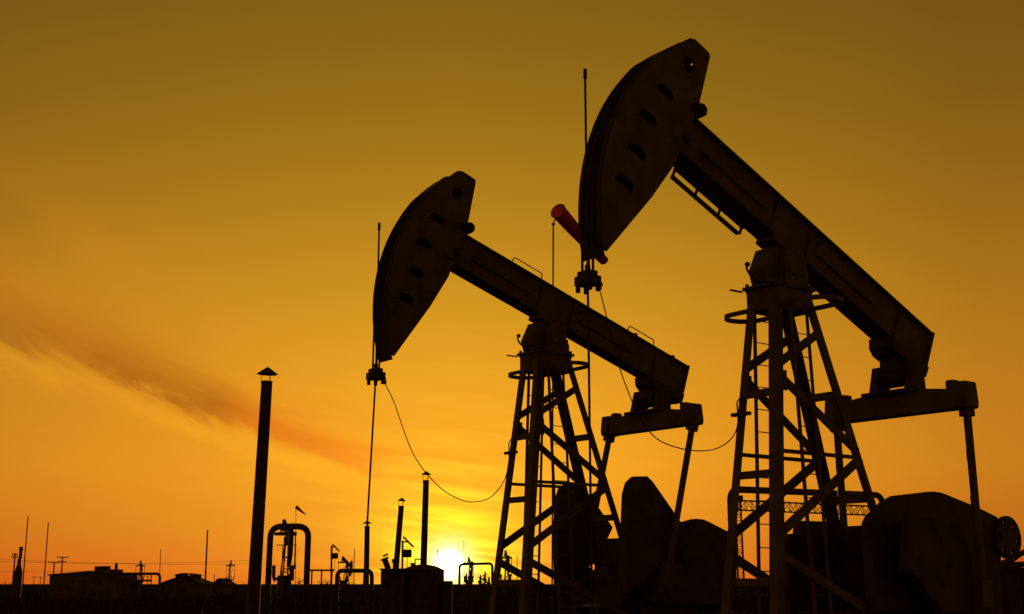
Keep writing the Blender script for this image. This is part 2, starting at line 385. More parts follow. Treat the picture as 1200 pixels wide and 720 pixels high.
    hood = MB().prism(hoods, lambda p,q,o: (p,o,q), .52, .70)
    hd = hood.build('belt_guard', M['dark'], t, bevel=.02)
    if kind != 'rails_top':
        plate('brake_wheel', [(-4.385+.36*math.cos(i*math.pi/18), 2.33+.35*math.sin(i*math.pi/18)) for i in range(36)],
              [[(-4.385+.255*math.cos(j*math.pi/3+.2)+.045*math.cos(k*math.pi/5), 2.33+.25*math.sin(j*math.pi/3+.2)+.06*math.sin(k*math.pi/5)) for k in range(10)] for j in range(6)],
              .05, lambda p,q,o: (p,.71+o,q), M['dark'], hd)
    if kind != 'rails_top': MB().prism([(-.52,.6),(-.56,2.27),(-.7,2.35),(-1.5,2.40),(-1.56,.6)], lambda p,q,o: (p,o,q), -.74, -.56).build('side_guard', M['dark'], t, bevel=.02)
    # platform with brake lever behind the tower
    pl = MB().box(-1.55,-.6,-.5,.5,1.16,1.2)
    for x in (-1.5,-.65):
        for y in (-.45,.45): pl.bar((x,y,.3),(x,y,1.16),.06,.06)
    pl.build('brake_platform', M['dark'], t)
    return t

PHOOD_F = [(-.90,1.2),(-.92,2.47),(-1.0,2.57),(-1.39,2.81),(-1.64,2.90),(-2.54,3.0),(-2.75,2.99),(-3.68,2.80),(-4.22,2.66),(-4.30,2.3),(-4.2,1.9),(-3.9,1.2)]
PHOOD_S = [(-1.2,1.2),(-1.3,2.40),(-1.7,2.50),(-2.7,2.76),(-3.25,2.88),(-3.45,2.87),(-3.62,2.82),(-4.1,2.66),(-4.36,2.62),(-4.42,2.3),(-4.35,1.9),(-3.9,1.2)]
CW_F = [([(-1.32,2.58),(-1.15,1.77),(-1.38,1.70),(-1.66,1.44),(-1.98,1.18),(-2.74,1.15),(-2.82,1.91),(-2.74,2.20),(-2.57,2.46),(-2.42,2.59)], [(-2.06,2.23),(-1.52,1.96),(-2.05,1.61),(-2.66,1.88)])]
CW_S = [([(-.98,1.40),(-.96,2.29),(-.97,2.76),(-1.01,3.27),(-1.10,3.49),(-1.25,3.60),(-1.57,3.62),(-1.70,3.53),(-2.46,2.74),(-2.1,2.2),(-1.44,1.60)], [(-1.39,2.97),(-1.97,2.83),(-1.52,2.38)])]
CAB_F = [(3.75,5.2),(3.56,4.69),(3.42,4.36),(3.25,4.07),(3.06,3.81),(2.69,3.53),(2.11,3.43),(1.51,3.45),(1.08,3.57),(.79,3.77)]
CAB_S = [(3.58,4.75),(3.10,3.85),(2.50,3.32),(1.95,3.10),(1.55,3.08),(1.15,3.20),(.80,3.55)]
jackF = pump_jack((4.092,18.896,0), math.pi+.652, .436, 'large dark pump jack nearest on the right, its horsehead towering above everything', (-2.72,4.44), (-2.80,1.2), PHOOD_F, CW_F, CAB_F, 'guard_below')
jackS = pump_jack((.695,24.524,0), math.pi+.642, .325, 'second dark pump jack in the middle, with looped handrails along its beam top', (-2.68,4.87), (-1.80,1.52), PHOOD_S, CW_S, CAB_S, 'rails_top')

# far pump jacks out on the field, at the other end of their stroke: one built, the rest copies of it
CW_U = [([(-1.6,1.9),(-1.5,2.6),(-1.9,3.3),(-2.5,3.6),(-3.2,3.5),(-3.4,2.8),(-3.0,2.2)], [(-2.2,2.6),(-2.8,2.9)])]
PHOOD_U = [(-1.2,.9),(-1.3,2.2),(-1.8,2.6),(-2.8,2.7),(-4.2,2.0),(-4.6,1.5),(-4.4,.9)]
FARG = 'pump jacks far across the field'
jackU = pump_jack(foot(334.5,139), R(-73), -.36, 'far pump jack framed inside the tall pipe loop beside the big vent stack', (-2.75,6.95), (-2.68,3.28), PHOOD_U, CW_U, [(3.3,3.0),(2.6,2.4),(1.9,2.3),(1.2,3.0)], 'rails_top', FARG)
far = [
    (269, 385, R(-80), 'tiny far pump jack just left of the big vent stack, right of the sheds'),
    (406, 330, R(-62), 'far pump jack rising behind the low pipe loop left of the slim stack'),
    (551, 340, R(-80), 'far pump jack in the glare just right of the setting sun'),
    (594, 270, R(-84), 'far pump jack seen between the legs of the middle pump jack'),
    (164, 390, R(-70), 'far pump jack rising above the pipe rack beside the flat-roofed building'),
]
for px, D, rz, lab in far:
    o = copy_tree(jackU)
    o.location = foot(px, D); o.rotation_euler = (0, 0, rz); o['label'] = lab

def wellhead(jack, label):
    mw = Matrix.Translation(jack.location) @ jack.rotation_euler.to_matrix().to_4x4()
    p = mw @ Vector((3.83 + (.15 if jack is jackS else 0), 0, 0))
    t = thing('wellhead', p, jack.rotation_euler.z, label, 'wellhead', 'wellheads under the horseheads')
    MB().lathe([(.16,0),(.16,.25),(.24,.26),(.24,.36),(.13,.38),(.13,.62),(.2,.63),(.2,.72),(.11,.74),(.11,.95),(.075,.97),(.075,1.2),(.05,1.22),(.05,1.3)], seg=20).build('casing_head', M['dark'], t)
    MB().tube(arc_path([(0,.1,.5),(0,.75,.5),(0,.75,0)], .12), .05, 12).build('flow_pipe', M['pipe'], t)
    v = MB().lathe([(.07,0),(.07,.2)], (0,-.13,.5), (0,-1,0), 12).lathe([(.12,0),(.12,.02)], (0,-.36,.5), (0,-1,0), 16).tube([(0,-.33,.5),(0,-.37,.5)], .03, 8)
    v.build('valve', M['dark'], t)
wellhead(jackF, 'wellhead under the rod of the nearest pump jack')
wellhead(jackS, 'wellhead under the rod of the middle pump jack')

# ---------------------------------------------------------------- stacks
def stack(px_t, py_t, px_b, py_b, D, w_t, w_b, cone_w, cone_y, apex_y, label, base_z=0.0):
    pt = at(px_t, py_t, D); pb = at(px_b, py_b, D)
    k = (base_z - pb.z) / (pt.z - pb.z); base = pb + (pt - pb) * k
    ax = (pt - base); H = ax.length; ax.normalize()
    t = thing('vent_stack', base, 0, label, 'stack', 'vent stacks with conical rain caps')
    rt, rb = w_t / 2 / ppm(D), w_b / 2 / ppm(D)
    MB().lathe([(rb*1.25,0),(rb*1.25,.04),(rb,.05),(lerp(rb,rt,.5),H*.5),(rt*1.03,H*.5+.01),(rt*1.03,H*.5+.05),(lerp(rb,rt,.52),H*.5+.06),(rt,H-.03),(rt*1.04,H-.03),(rt*1.04,H)], (0,0,0), ax, 24).build('pipe', M['stack'], t, smooth=False)
    hc = (py_t - cone_y) / ppm(D) ; ha = (py_t - apex_y) / ppm(D); cw = cone_w / 2 / ppm(D)
    MB().lathe([(cw,H+hc),(cw,H+hc+.012),(cw*.06,H+ha),(cw*.05,H+ha+.015)], (0,0,0), ax, 24).build('rain_cap', M['stack'], t)
    s = MB(); e = ax.orthogonal().normalized(); g = ax.cross(e)
    for i in range(3):
        a = i*2.094 + .5; d = e*math.cos(a) + g*math.sin(a)
        s.tube([ax*(H-.1) + d*rt*1.02, ax*(H+hc+.01) + d*rt*1.02], max(.008, rt*.06), 6)
    s.build('cap_strut', M['stack'], t)
    return t
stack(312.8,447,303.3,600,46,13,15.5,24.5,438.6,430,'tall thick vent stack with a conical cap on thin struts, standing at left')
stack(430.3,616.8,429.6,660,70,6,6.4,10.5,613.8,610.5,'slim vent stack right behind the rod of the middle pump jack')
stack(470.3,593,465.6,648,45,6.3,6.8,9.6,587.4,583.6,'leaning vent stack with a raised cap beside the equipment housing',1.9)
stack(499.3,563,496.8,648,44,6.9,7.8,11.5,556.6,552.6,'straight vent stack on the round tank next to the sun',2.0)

# ---------------------------------------------------------------- pipe loops
def pipe_loop(pts, r, bend, label, group='inverted U pipe loops'):
    b = Vector((pts[0][0], pts[0][1], 0))
    t = thing('pipe_loop', b, 0, label, 'pipe', group)
    P = [Vector(p) - b for p in pts]
    MB().tube(arc_path(P, bend, 8), r, 14).build('pipe', M['pipe'], t, smooth=True)
    for q in (P[0], P[-1]): MB().lathe([(r*1.7,0),(r*1.7,.03),(r*1.05,.035),(r*1.05,.07),(r*1.7,.075),(r*1.7,.1)], (q.x,q.y,.3), seg=16).build('flange', M['pipe'], t)
    return t
def gnd(p): return (p.x, p.y, 0)
a, b = at(317.5,617.2,42), at(361.6,617.2,42)
pipe_loop([gnd(at(314.5,660,42)), a, b, gnd(at(359.5,667,42))], .1, .36, 'tall inverted U pipe beside the big vent stack')
a, b = at(395.3,669,60), at(436,669,62)
pipe_loop([gnd(a), a, b, gnd(b)], .1, .35, 'low inverted U pipe around the foot of the slim stack')
a, b = at(855.5,573.5,28), at(1033.5,580.5,31.5)
pipe_loop([gnd(a), a, b, gnd(b)], .075, .28, 'wide inverted U pipe crossing behind the legs of the nearest pump jack')
a, b = at(538.5,661.5,78), at(577,660.5,78)
pipe_loop([gnd(a), a, b, gnd(b)], .075, .25, 'inverted U pipe in the glare right beside the sun')
t = thing('pipe_fence', gnd(at(365,684,58)), 0, 'low single-rail pipe barrier right of the tall pipe loop', 'fence')
o0 = Vector(t.location)
a, b = at(362,668.5,58) - o0, at(392,668.5,58) - o0
MB().tube([a, b], .04, 10).build('rail', M['pipe'], t)
for k in (.12, .5, .9):
    p = a.lerp(b, k); MB().tube([(p.x,p.y,0), p], .035, 10).build('post', M['pipe'], t)

o0 = Vector(gnd(at(556,684,80)))
t = thing('valve_manifold', o0, 0, 'cluster of upright valves and small pipes under the pipe loop beside the sun', 'valves')
for px, py, r in ((546.5,672,.05),(552,668,.07),(563,674,.05),(568.5,670,.045),(573,676,.05)):
    q = at(px, py, 80) - o0
    v = MB().lathe([(r,0),(r,q.z*.55),(r*2,q.z*.56),(r*2,q.z*.62),(r,q.z*.63),(r,q.z*.86),(r*1.6,q.z*.87),(r*.8,q.z)], (q.x, .1*r, 0), seg=10)
    v.lathe([(r*2.6,0),(r*2.6,.03)], (q.x-.02, -r*3, q.z*.8), (0,-1,0), 12).tube([(q.x,0,q.z*.8),(q.x,-r*3,q.z*.8)], r*.5, 6)
    v.build('valve', M['pipe'], t)
for h in (.5, 1.15):
    MB().tube([(at(545,684,80).x-o0.x, .3, h), (at(575,684,80).x-o0.x, .3, h)], .05, 8).build('header_pipe', M['pipe'], t)

# ---------------------------------------------------------------- windsocks
def windsock(mouth, tail, r0, r1, pole_top, pole_foot, label, pr):
    base = Vector((pole_foot.x, pole_foot.y, 0))
    t = thing('windsock', base, 0, label, 'windsock', 'windsocks on poles')
    m, q, pt = mouth - base, tail - base, pole_top - base
    ax = (q - m); L = ax.length; ax.normalize()
    s = MB(); e = ax.orthogonal().normalized(); g = ax.cross(e); seg = 24; n = 12
    rings = []
    for i in range(n+1):
        f = i/n; r = lerp(r0, r1, f); rr = []
        droop = Vector((0,0,-.05*math.sin(f*3.0)*L*.3))
        for k in range(seg):
            th = 2*math.pi*k/seg; w = r*(1 + (.035*math.sin(3*th+f*5)*f))
            rr.append(m + ax*(L*f) + e*math.cos(th)*w + g*math.sin(th)*w + droop)
        rings.append(rr)
    s.add([v for rr in rings for v in rr], [(i*seg+k,i*seg+(k+1)%seg,(i+1)*seg+(k+1)%seg,(i+1)*seg+k) for i in range(n) for k in range(seg)] + [tuple(n*seg+k for k in range(seg))])
    so = s.build('sock', M['sock'], t, smooth=True)
    MB().tube([m + e*math.cos(2*math.pi*k/seg)*r0 + g*math.sin(2*math.pi*k/seg)*r0 for k in range(seg+1)], max(.012,pr*.7), 8).build('mouth_ring', M['pipe'], so)
    MB().tube([(0,0,0), pt*.5, pt], pr, 10).lathe([(pr*2.2,0),(pr*2.2,.05)], pt - Vector((0,0,.05)), seg=10).build('pole', M['pipe'], t)
    MB().tube([pt, m + (pt-m).normalized()*r0*.95], pr*.8, 8).build('swivel', M['pipe'], t)
windsock(at(654,247.5,40), at(708.0,305.5,42.4), .262, .16, at(648.4,262,40), foot(646.5,40), 'big red windsock half hidden behind the nearest horsehead', .026)
windsock(at(347.2,594.3,140), at(358,603,140.6), .20, .06, at(346.8,598,140), foot(347,140), 'small windsock flying above the tall pipe loop', .03)

# ---------------------------------------------------------------- solar posts
def solar_post(px, D, top_y, p0, p1, b0, b1, label):
    base = foot(px, D); t = thing('solar_post', base, 0, label, 'solar post', 'posts with a small solar panel')
    tp = at(px, top_y, D) - base; s = 1/ppm(D)
    MB().tube([(0,0,0), (tp.x,0,tp.z)], 1.1*s, 10).build('post', M['pipe'], t)
    a, b = at(*p0, D) - base, at(*p1, D) - base
    c = (a + b) / 2
    MB().bar(a, b, (b-a).length*1.25, .045, (0,1,0)).build('solar_panel', M['panel'], t)
    MB().tube([(tp.x,0,tp.z-.05), c], .022, 8).build('panel_arm', M['pipe'], t)
    a, b = at(*b0, D) - base, at(*b1, D) - base
    MB().box(a.x, b.x, -.12, .12, b.z, a.z).build('battery_box', M['dark'], t, bevel=.01)
    MB().tube([((a.x+b.x)/2,0,b.z), ((a.x+b.x)/2,0,b.z-.4), (0,.02,b.z-.7)], .010, 6).build('cable', M['rubber'], t)
solar_post(388.7,60,639.5,(390.2,638.4),(397.6,646),(389.4,648.3),(395.8,655),'solar panel post behind the low pipe loop, left of the slim stack')
solar_post(471.8,41,633.5,(473,629.6),(484.3,641),(472.6,644.3),(482,653.4),'solar panel post with a battery box on the tank beside the leaning stack')

# ---------------------------------------------------------------- tanks near the sun
D = 44
bl, br = at(448,668,D), at(476,668,D)
t = thing('equipment_housing', (bl.x, D, 0), 0, 'dark box-shaped equipment housing under the leaning stack', 'equipment')
wd = br.x - bl.x
MB().box(0, wd, -.5, .9, .1, bl.z).build('housing_body', M['dark'], t, bevel=.02)
MB().box(-.05, wd+.03, -.55, .95, bl.z, bl.z+.04).build('housing_roof', M['roof'], t)
for x in (.08, wd-.08): MB().box(x-.06,x+.06,-.45,.85,0,.1).build('skid_foot', M['dark'], t)
q0, q1 = at(450.5,655,D)-Vector((bl.x,D,0)), at(455,667,D)-Vector((bl.x,D,0))
MB().tube([q0,q1], .10, 12).lathe([(.15,0),(.15,.05)], q0 - (q1-q0).normalized()*.02, (q1-q0), 14).tube([q0+Vector((-.05,0,.08)), q0+Vector((.12,0,.16))], .03, 8).build('relief_valve', M['pipe'], t)
q0 = at(462.5,655,D)-Vector((bl.x,D,0)); MB().lathe([(.07,0),(.07,.2),(.10,.21),(.10,.32),(.05,.34)], (q0.x,.1,bl.z+.03), seg=12).build('valve', M['pipe'], t)
c0 = at(495,684,D)
t = thing('round_tank', (c0.x, D+.2, 0), 0, 'round oil tank with a low conical roof in front of the sun', 'tank')
rz = (520-471)/2/ppm(D)
zt = at(495,668,D).z; za = at(495,661.5,D).z
MB().lathe([(rz,0),(rz,zt-.03),(rz*1.02,zt-.03),(rz*1.02,zt)], seg=40).build('tank_shell', M['dark'], t, smooth=False)
MB().lathe([(rz*1.02,zt+.002),(rz*.55,lerp(zt,za,.75)),(rz*.15,za),(rz*.05,za+.01)], seg=40).build('tank_roof', M['roof'], t)
MB().tube(arc_path([(-.28,.1,zt+.1),(-.28,.1,zt+.36),(-.02,.1,zt+.36),(-.02,.1,zt+.2)],.05), .022, 8).build('breather_pipe', M['pipe'], t)
MB().lathe([(.06,0),(.06,.1),(.085,.11),(.085,.16)], (-.36,.1,zt+.07), seg=12).build('hatch', M['pipe'], t)
MB().box(rz*.98, rz+.28, -.5, .5, .0, at(520,681,D).z).build('side_box', M['dark'], t, bevel=.03)

# ---------------------------------------------------------------- thin poles
def pole(pxt, pyt, pxb, D, w, label, name='pole'):
    p = at(pxt, pyt, D); base = foot(pxb, D); d = p - base
    r = w/2/ppm(D)
    t = thing('pole', base, 0, label, 'pole', 'slim bare poles')
    MB().tube([(0,0,0), d*.5, d], r*1.1, 10, r*.8).build('shaft', M['pipe'], t)
    MB().lathe([(r*1.0,0),(r*1.05,.05),(r*.5,.09)], d, seg=8).build('tip', M['pipe'], t)
pole(32.7,606.5,26.8,100,1.5,'taller of the two bare poles by the bottle-shaped heater')
pole(56.6,613.5,51.5,104,1.4,'shorter bare pole left of the flat-roofed building')
pole(188.3,645,187,150,.9,'thin bare pole at the bend of the pipe rack')
pole(243.2,623,240.5,95,2.0,'bare pole standing between the two sheds')
pole(251.2,674,250.8,150,.9,'very short thin pole over the smaller shed')
pole(415.2,645,415,90,1.1,'thin pole over the low pipe loop')
pole(512.8,646,514,75,1.1,'thin pole touching the left rim of the sun')
pole(543.6,635,544,120,.8,'thin pole touching the right rim of the sun')
pole(606,652,606,120,.9,'thin pole seen between the legs of the middle pump jack')

# ---------------------------------------------------------------- utility poles and wires
def utility(pxt, pyt, D, arms, label):
    p = at(pxt, pyt, D); base = foot(pxt-.5, D); H = p.z
    t = thing('utility_pole', base, R(20), label, 'utility pole', 'wooden power poles on the horizon')
    MB().tube([(0,0,0),(0,0,H)], .15, 10, .1).build('pole', M['wood'], t)
    for wpx, dy in arms:
        w = wpx/ppm(D)/math.cos(R(20)); z = H - dy/ppm(D)
        arm = MB().bar((-w/2,.02,z),(w/2,.02,z),.1,.12).build('crossarm', M['wood'], t)
        for k in (-.47,-.2,.2,.47): MB().lathe([(.03,0),(.06,.05),(.04,.12),(.05,.2)], (w*k,.02,z+.06), seg=8).build('insulator', M['glass'], arm)
    return base + Vector((0,0,H))
u0 = utility(15.4,648.5,200,[(6,2),(7,5)],'power pole beside the bottle-shaped heater at the far left')
u1 = utility(62.3,658.5,210,[(12,1.2)],'single-armed power pole behind the flat-roofed building')
u2 = utility(71.6,652.5,215,[(12,1),(8,6)],'double-armed power pole behind the flat-roofed building')
u3 = utility(40,676,420,[(5,.6)],'tiny far power pole between the two bare poles, left one')
u4 = utility(47.5,676,430,[(5,.6)],'tiny far power pole nearest the shorter bare pole')
def wire(p, q, sag, label):
    n = 24; mid = p
    t = MB().tube([Vector(p).lerp(Vector(q), i/n) - Vector(p) - Vector((0,0,sag*4*(i/n)*(1-i/n))) for i in range(n+1)], .022, 5).build('power_line', M['rubber'])
    t.location = p; tag(t, label, 'power line', 'overhead power lines')
wire(at(-60,652,200), at(292,661,230), .5, 'upper overhead line crossing low at the left')
wire(at(-60,655.5,205), at(292,657,235), .6, 'middle overhead line over the building')
wire(at(-60,665.8,210), at(140,666.5,230), .6, 'lowest overhead line behind the power poles')

# ---------------------------------------------------------------- bottle heater, building, rack, sheds
D = 130; b = foot(20.5, D); s = 1/ppm(D)
t = thing('field_heater', b, 0, 'bottle-shaped field heater with a narrow neck at the far left', 'heater')
zz = lambda y: at(20,y,D).z
MB().lathe([(4.6*s,0),(4.6*s,zz(671)),(3.9*s,zz(668)),(2.2*s,zz(662)),(1.9*s,zz(655))], seg=24).build('heater_body', M['stack'], t)
nk = MB().lathe([(1.8*s,zz(655)+.003),(1.7*s,zz(646)),(2.2*s,zz(645.8)),(2.2*s,zz(641))], (.9*s,0,0), (0,0,1), 20).build('chimney', M['stack'], t)

D = 135; s = 1/ppm(D)
b0 = foot(57.5, D); W = foot(143, D).x - b0.x
t = thing('site_building', b0, R(-3), 'low flat-roofed building with tanks on its roof at the left', 'building')
ze0, zr, ze1 = at(57,673.3,D).z, at(104,669.3,D).z, at(142,671.8,D).z
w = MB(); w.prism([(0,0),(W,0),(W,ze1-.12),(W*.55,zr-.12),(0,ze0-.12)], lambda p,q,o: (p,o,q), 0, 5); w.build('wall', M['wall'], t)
r = MB(); r.prism([(-.15,ze0-.118),(W*.55,zr-.118),(W+.1,ze1-.118),(W+.1,ze1),(W*.55,zr),(-.15,ze0)], lambda p,q,o: (p,o,q), -.25, 5.25); ro = r.build('roof', M['roof'], t)
for x in (1.1, 2.6, 4.1, 5.6, 6.6):
    f = MB().box(x,x+.62,-.03,.02,.95,1.85).build('window', M['roof'], t); MB().box(x+.05,x+.57,-.036,-.028,1.0,1.8).build('pane', M['glass'], f)
MB().box(3.4,3.95,-.03,.02,.05,1.9).build('door', M['roof'], t)
for x0,x1,y0,y1 in ((105,111,663.7,670),(113,114.2,664,670),(116,117.2,664,670),(119.6,120.8,664,670)):
    a = (x0-57.5)*s; MB().box(a,(x1-57.5)*s,1,1.8,at(0,y1,D).z,at(0,y0,D).z).build('roof_tank' if x1-x0>3 else 'tank_leg', M['dark'], ro)
MB().box((112-57.5)*s,(121.2-57.5)*s,1,1.8,at(0,664.4,D).z,at(0,663.4,D).z).build('roof_rack', M['dark'], ro)
MB().box((124-57.5)*s,(136-57.5)*s,.9,1.7,at(0,671.5,D).z,at(0,667.5,D).z).lathe([(.16,0),(.14,.5),(.2,.52),(.05,.75)], ((129.3-57.5)*s,1.3,at(0,668,D).z), seg=12).build('roof_vent', M['dark'], ro)

D = 134; t0 = gnd(at(143,684,D)); t0v = Vector(t0)
t = thing('pipe_rack', t0, 0, 'pipe rack leaving the right end of the flat-roofed building', 'pipe rack')
P = lambda x,y,dd=0: at(x,y,D) - t0v + Vector((0,dd,0))
e = P(187.5,684); e.z = 0
MB().tube(arc_path([P(141,672.6), P(187.5,672.6), e], .4), .14, 12).build('pipe', M['pipe'], t)
MB().tube([P(141,680.6), P(178,680.6)], .09, 10).build('pipe', M['pipe'], t)
for x in (147,163,166.5,177.5):
    q = P(x,672.6); MB().tube([(q.x,.0,0), (q.x,0,q.z-.1)], .06, 8).build('support', M['pipe'], t)
q = P(151,679); MB().box(q.x-.1,q.x+.9,.3,1.0,.0,q.z-.3).build('pump_box', M['dark'], t)
q = P(170,675); MB().box(q.x-.5,q.x+.5,-.1,.1,q.z-.05,q.z).tube([(q.x-.3,0,.1),(q.x-.3,0,q.z)],.05,8).tube([(q.x+.3,0,.1),(q.x+.3,0,q.z)],.05,8).build('bracket', M['pipe'], t)

def shed(x0, x1, apx, apy, evy, D, label, vent=True):
    b = foot(x0, D); s = 1/ppm(D); W = (x1-x0)*s
    t = thing('shed', b, 0, label, 'shed', 'gabled sheds with raised ridge vents')
    za, ze = at(apx,apy,D).z, at(apx,evy,D).z; xa = (apx-x0)*s
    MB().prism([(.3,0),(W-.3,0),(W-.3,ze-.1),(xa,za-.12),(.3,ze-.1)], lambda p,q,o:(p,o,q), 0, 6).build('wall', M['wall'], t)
    ro = MB().prism([(-.1,ze-.08),(xa,za-.10),(W+.1,ze-.08),(W+.1,ze+.03),(xa,za+.02),(-.1,ze+.03)], lambda p,q,o:(p,o,q), -.3, 6.3).build('roof', M['roof'], t)
    h = .22
    MB().prism([(xa-W*.22,za-.18+h),(xa,za+h),(xa+W*.22,za-.18+h),(xa+W*.22,za-.12+h),(xa,za+h+.07),(xa-W*.22,za-.12+h)], lambda p,q,o:(p,o,q), .2, 5.8).box(xa-W*.18,xa-W*.16,.3,5.7,za-.25,za+.08).box(xa+W*.16,xa+W*.18,.3,5.7,za-.25,za+.08).build('ridge_vent', M['roof'], ro)
    MB().box(xa-.5,xa+.5,-.04,.02,.02,1.5).build('door', M['roof'], t)
shed(188,236,212.5,674.6,684,150,'larger gabled shed with a raised ridge vent')
shed(241,264,256,680.4,685,170,'smaller gabled shed partly behind the bare pole')

# ---------------------------------------------------------------- tower crane far behind the nearest pump jack
D = 260; b = foot(868.5, D)
t = thing('lattice_crane', b, 0, 'far lattice tower crane seen through the legs of the nearest pump jack', 'crane')
def lattice(pts, name, parent, r, n, horiz):
    """square truss between two end frames of four points"""
    A, Bq = pts; g = MB()
    for i in range(4): g.tube([A[i], Bq[i]], r*1.5, 5)
    for k in range(n):
        for i in range(4):
            j = (i+1) % 4
            p0, p1 = A[i].lerp(Bq[i], k/n), A[j].lerp(Bq[j], (k+1)/n)
            if k % 2: p0, p1 = A[j].lerp(Bq[j], k/n), A[i].lerp(Bq[i], (k+1)/n)
            g.tube([p0, p1], r, 4); g.tube([A[i].lerp(Bq[i],k/n), A[j].lerp(Bq[j],k/n)], r, 4)
    return g.build(name, M['pipe'], parent)
hm = at(868,588,D).z
sq = lambda w, z, x=0: [Vector((x-w,-w,z)),Vector((x+w,-w,z)),Vector((x+w,w,z)),Vector((x-w,w,z))]
lattice((sq(.6,0), sq(.5,hm,-.0)), 'mast', t, .07, 14, 0)
j0 = at(858,586.5,D) - b; j1 = at(1045,594.5,D+18) - b
hgt = 11/ppm(D)
fr = lambda p: [p+Vector((0,-.7,-hgt)), p+Vector((0,.7,-hgt)), p+Vector((0,.7,0)), p+Vector((0,-.7,0))]
lattice((fr(j0), fr(j1)), 'jib', t, .085, 26, 1)
MB().box(-1,.9,-.8,.8,hm-.1,hm+1.2).build('cab', M['dark'], t)

# ---------------------------------------------------------------- things at the right edge
D = 23
p = at(1172,668,D); q = at(1222,668,D)
t = thing('control_cabinet', (p.x, D, 0), R(8), 'dark control cabinet at the right edge behind the belt guard', 'cabinet')
cbw = q.x - p.x
MB().box(0,cbw,0,.6,.35,p.z).build('cabinet_body', M['dark'], t, bevel=.01)
MB().box(.04,cbw/2-.01,-.02,.0,.4,p.z-.05).build('door', M['dark'], t); MB().box(cbw/2+.01,cbw-.04,-.02,.0,.4,p.z-.05).build('door', M['dark'], t)
MB().box(-.04,cbw+.04,-.05,.65,p.z,p.z+.04).build('cabinet_roof', M['roof'], t)
for x in (.06,cbw-.06):
    for y in (.06,.54): MB().box(x-.04,x+.04,y-.04,y+.04,0,.35).build('leg', M['dark'], t)
D = 22
pts = [at(1150,666,D), at(1186,657,D), at(1197,648,D), at(1216,642,D)]
t = thing('drain_pipe', (pts[-1].x, D, 0), 0, 'slanting pipe leaving the frame at the right edge', 'pipe')
o0 = Vector((pts[-1].x, D, 0))
MB().tube(arc_path([q-o0 for q in pts] + [Vector((0.25,0,1.9)), Vector((.25,0,0))], .1), .045, 10).build('pipe', M['pipe'], t)
MB().tube([at(1160,664,D)-o0, at(1215,660.5,D)-o0], .05, 10).build('pipe', M['pipe'], t)
p = at(1160,664,D)-o0; MB().bar((p.x,0,0),p,.06,.06).build('support', M['pipe'], t)

# ---------------------------------------------------------------- ground and plants
g = MB(); 
g.add([(-4000,-400,0),(4000,-400,0),(4000,8000,0),(-4000,8000,0)], [(0,1,2,3)])
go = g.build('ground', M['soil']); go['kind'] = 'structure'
# service track between the pump jacks and the yard
tr = MB(); tr.add([(-60,70,.004),(60,76,.004),(60,80,.004),(-60,74,.004)], [(0,1,2,3)])
to = tr.build('dirt_track', mat('pale_packed_dirt', (0.045,0.032,0.018), .95, scale=.6, spec=.0)); to['kind'] = 'structure'

gr = MB()
def blade(x, y, h, w):
    a = random.uniform(0, math.pi); lx, ly = random.gauss(0,h*.35), random.gauss(0,h*.35)
    c, s_ = math.cos(a)*w, math.sin(a)*w
    gr.add([(x-c,y-s_,0),(x+c,y+s_,0),(x+lx*.5+c*.5,y+ly*.5+s_*.5,h*.6),(x+lx,y+ly,h)], [(0,1,2),(0,2,3)])
for i in range(15000):
    y = 40 + 330*random.random()**1.2
    x = random.uniform(-.55,.55)*y
    if 70 < y - x*.033 < 78 : continue
    h0 = random.uniform(.15,.5) * (1.3 if random.random() < .1 else 1)
    for k in range(4): blade(x+random.gauss(0,.15), y+random.gauss(0,.15), h0*random.uniform(.6,1.2), .025+.0004*y)
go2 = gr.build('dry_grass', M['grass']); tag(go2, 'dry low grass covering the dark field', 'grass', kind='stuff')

def shrub(px, D, h, w, label, n=420):
    b = foot(px, D); t = thing('shrub', b, 0, label, 'shrub', 'wild shrubs on the horizon')
    tw = MB(); tips = []
    for i in range(9):
        a = random.uniform(0,6.28); r = random.uniform(.1,1)**.7*w/2; hh = h*random.uniform(.55,1.0)*(1-.35*(2*r/w)**2)
        mid = Vector((math.cos(a)*r*.4, math.sin(a)*r*.4, hh*.5)); tip = Vector((math.cos(a)*r, math.sin(a)*r, hh))
        tw.tube([(0,0,0), mid, tip], .022, 5, .008); tips.append((mid, tip))
    tw.build('stems', M['twig'], t)
    lf = MB()
    for i in range(n):
        m_, tp = random.choice(tips); c = m_.lerp(tp, random.uniform(.0,1.05)) + Vector((random.gauss(0,w*.07),random.gauss(0,w*.07),random.gauss(0,h*.06)))
        if c.z < .02: continue
        s_ = random.uniform(.03,.075); d1 = Vector((random.gauss(0,1),random.gauss(0,1),random.gauss(0,1))).normalized(); d2 = d1.orthogonal().normalized()
        lf.add([c-d1*s_, c+d2*s_*.5, c+d1*s_, c-d2*s_*.5], [(0,1,2,3)])
    lf.build('foliage', M['leaf'], t)
shrub(282,95,2.15,1.6,'larger wild shrub at the left foot of the big vent stack')
shrub(276,100,1.9,1.2,'small wild shrub beside the tiny far pump jack')
shrub(349,75,2.3,1.1,'thin shrub inside the tall pipe loop')
shrub(374,80,2.2,1.5,'leafy shrub under the left half of the pipe barrier')
shrub(383,85,2.1,1.4,'leafy shrub under the right half of the pipe barrier')
shrub(5,140,2.3,3.0,'low shrub at the far left edge')
shrub(566,70,2.2,1.1,'thin shrub under the pipe loop in the glare')
shrub(584,90,2.1,1.4,'small shrub at the front foot of the middle pump jack')

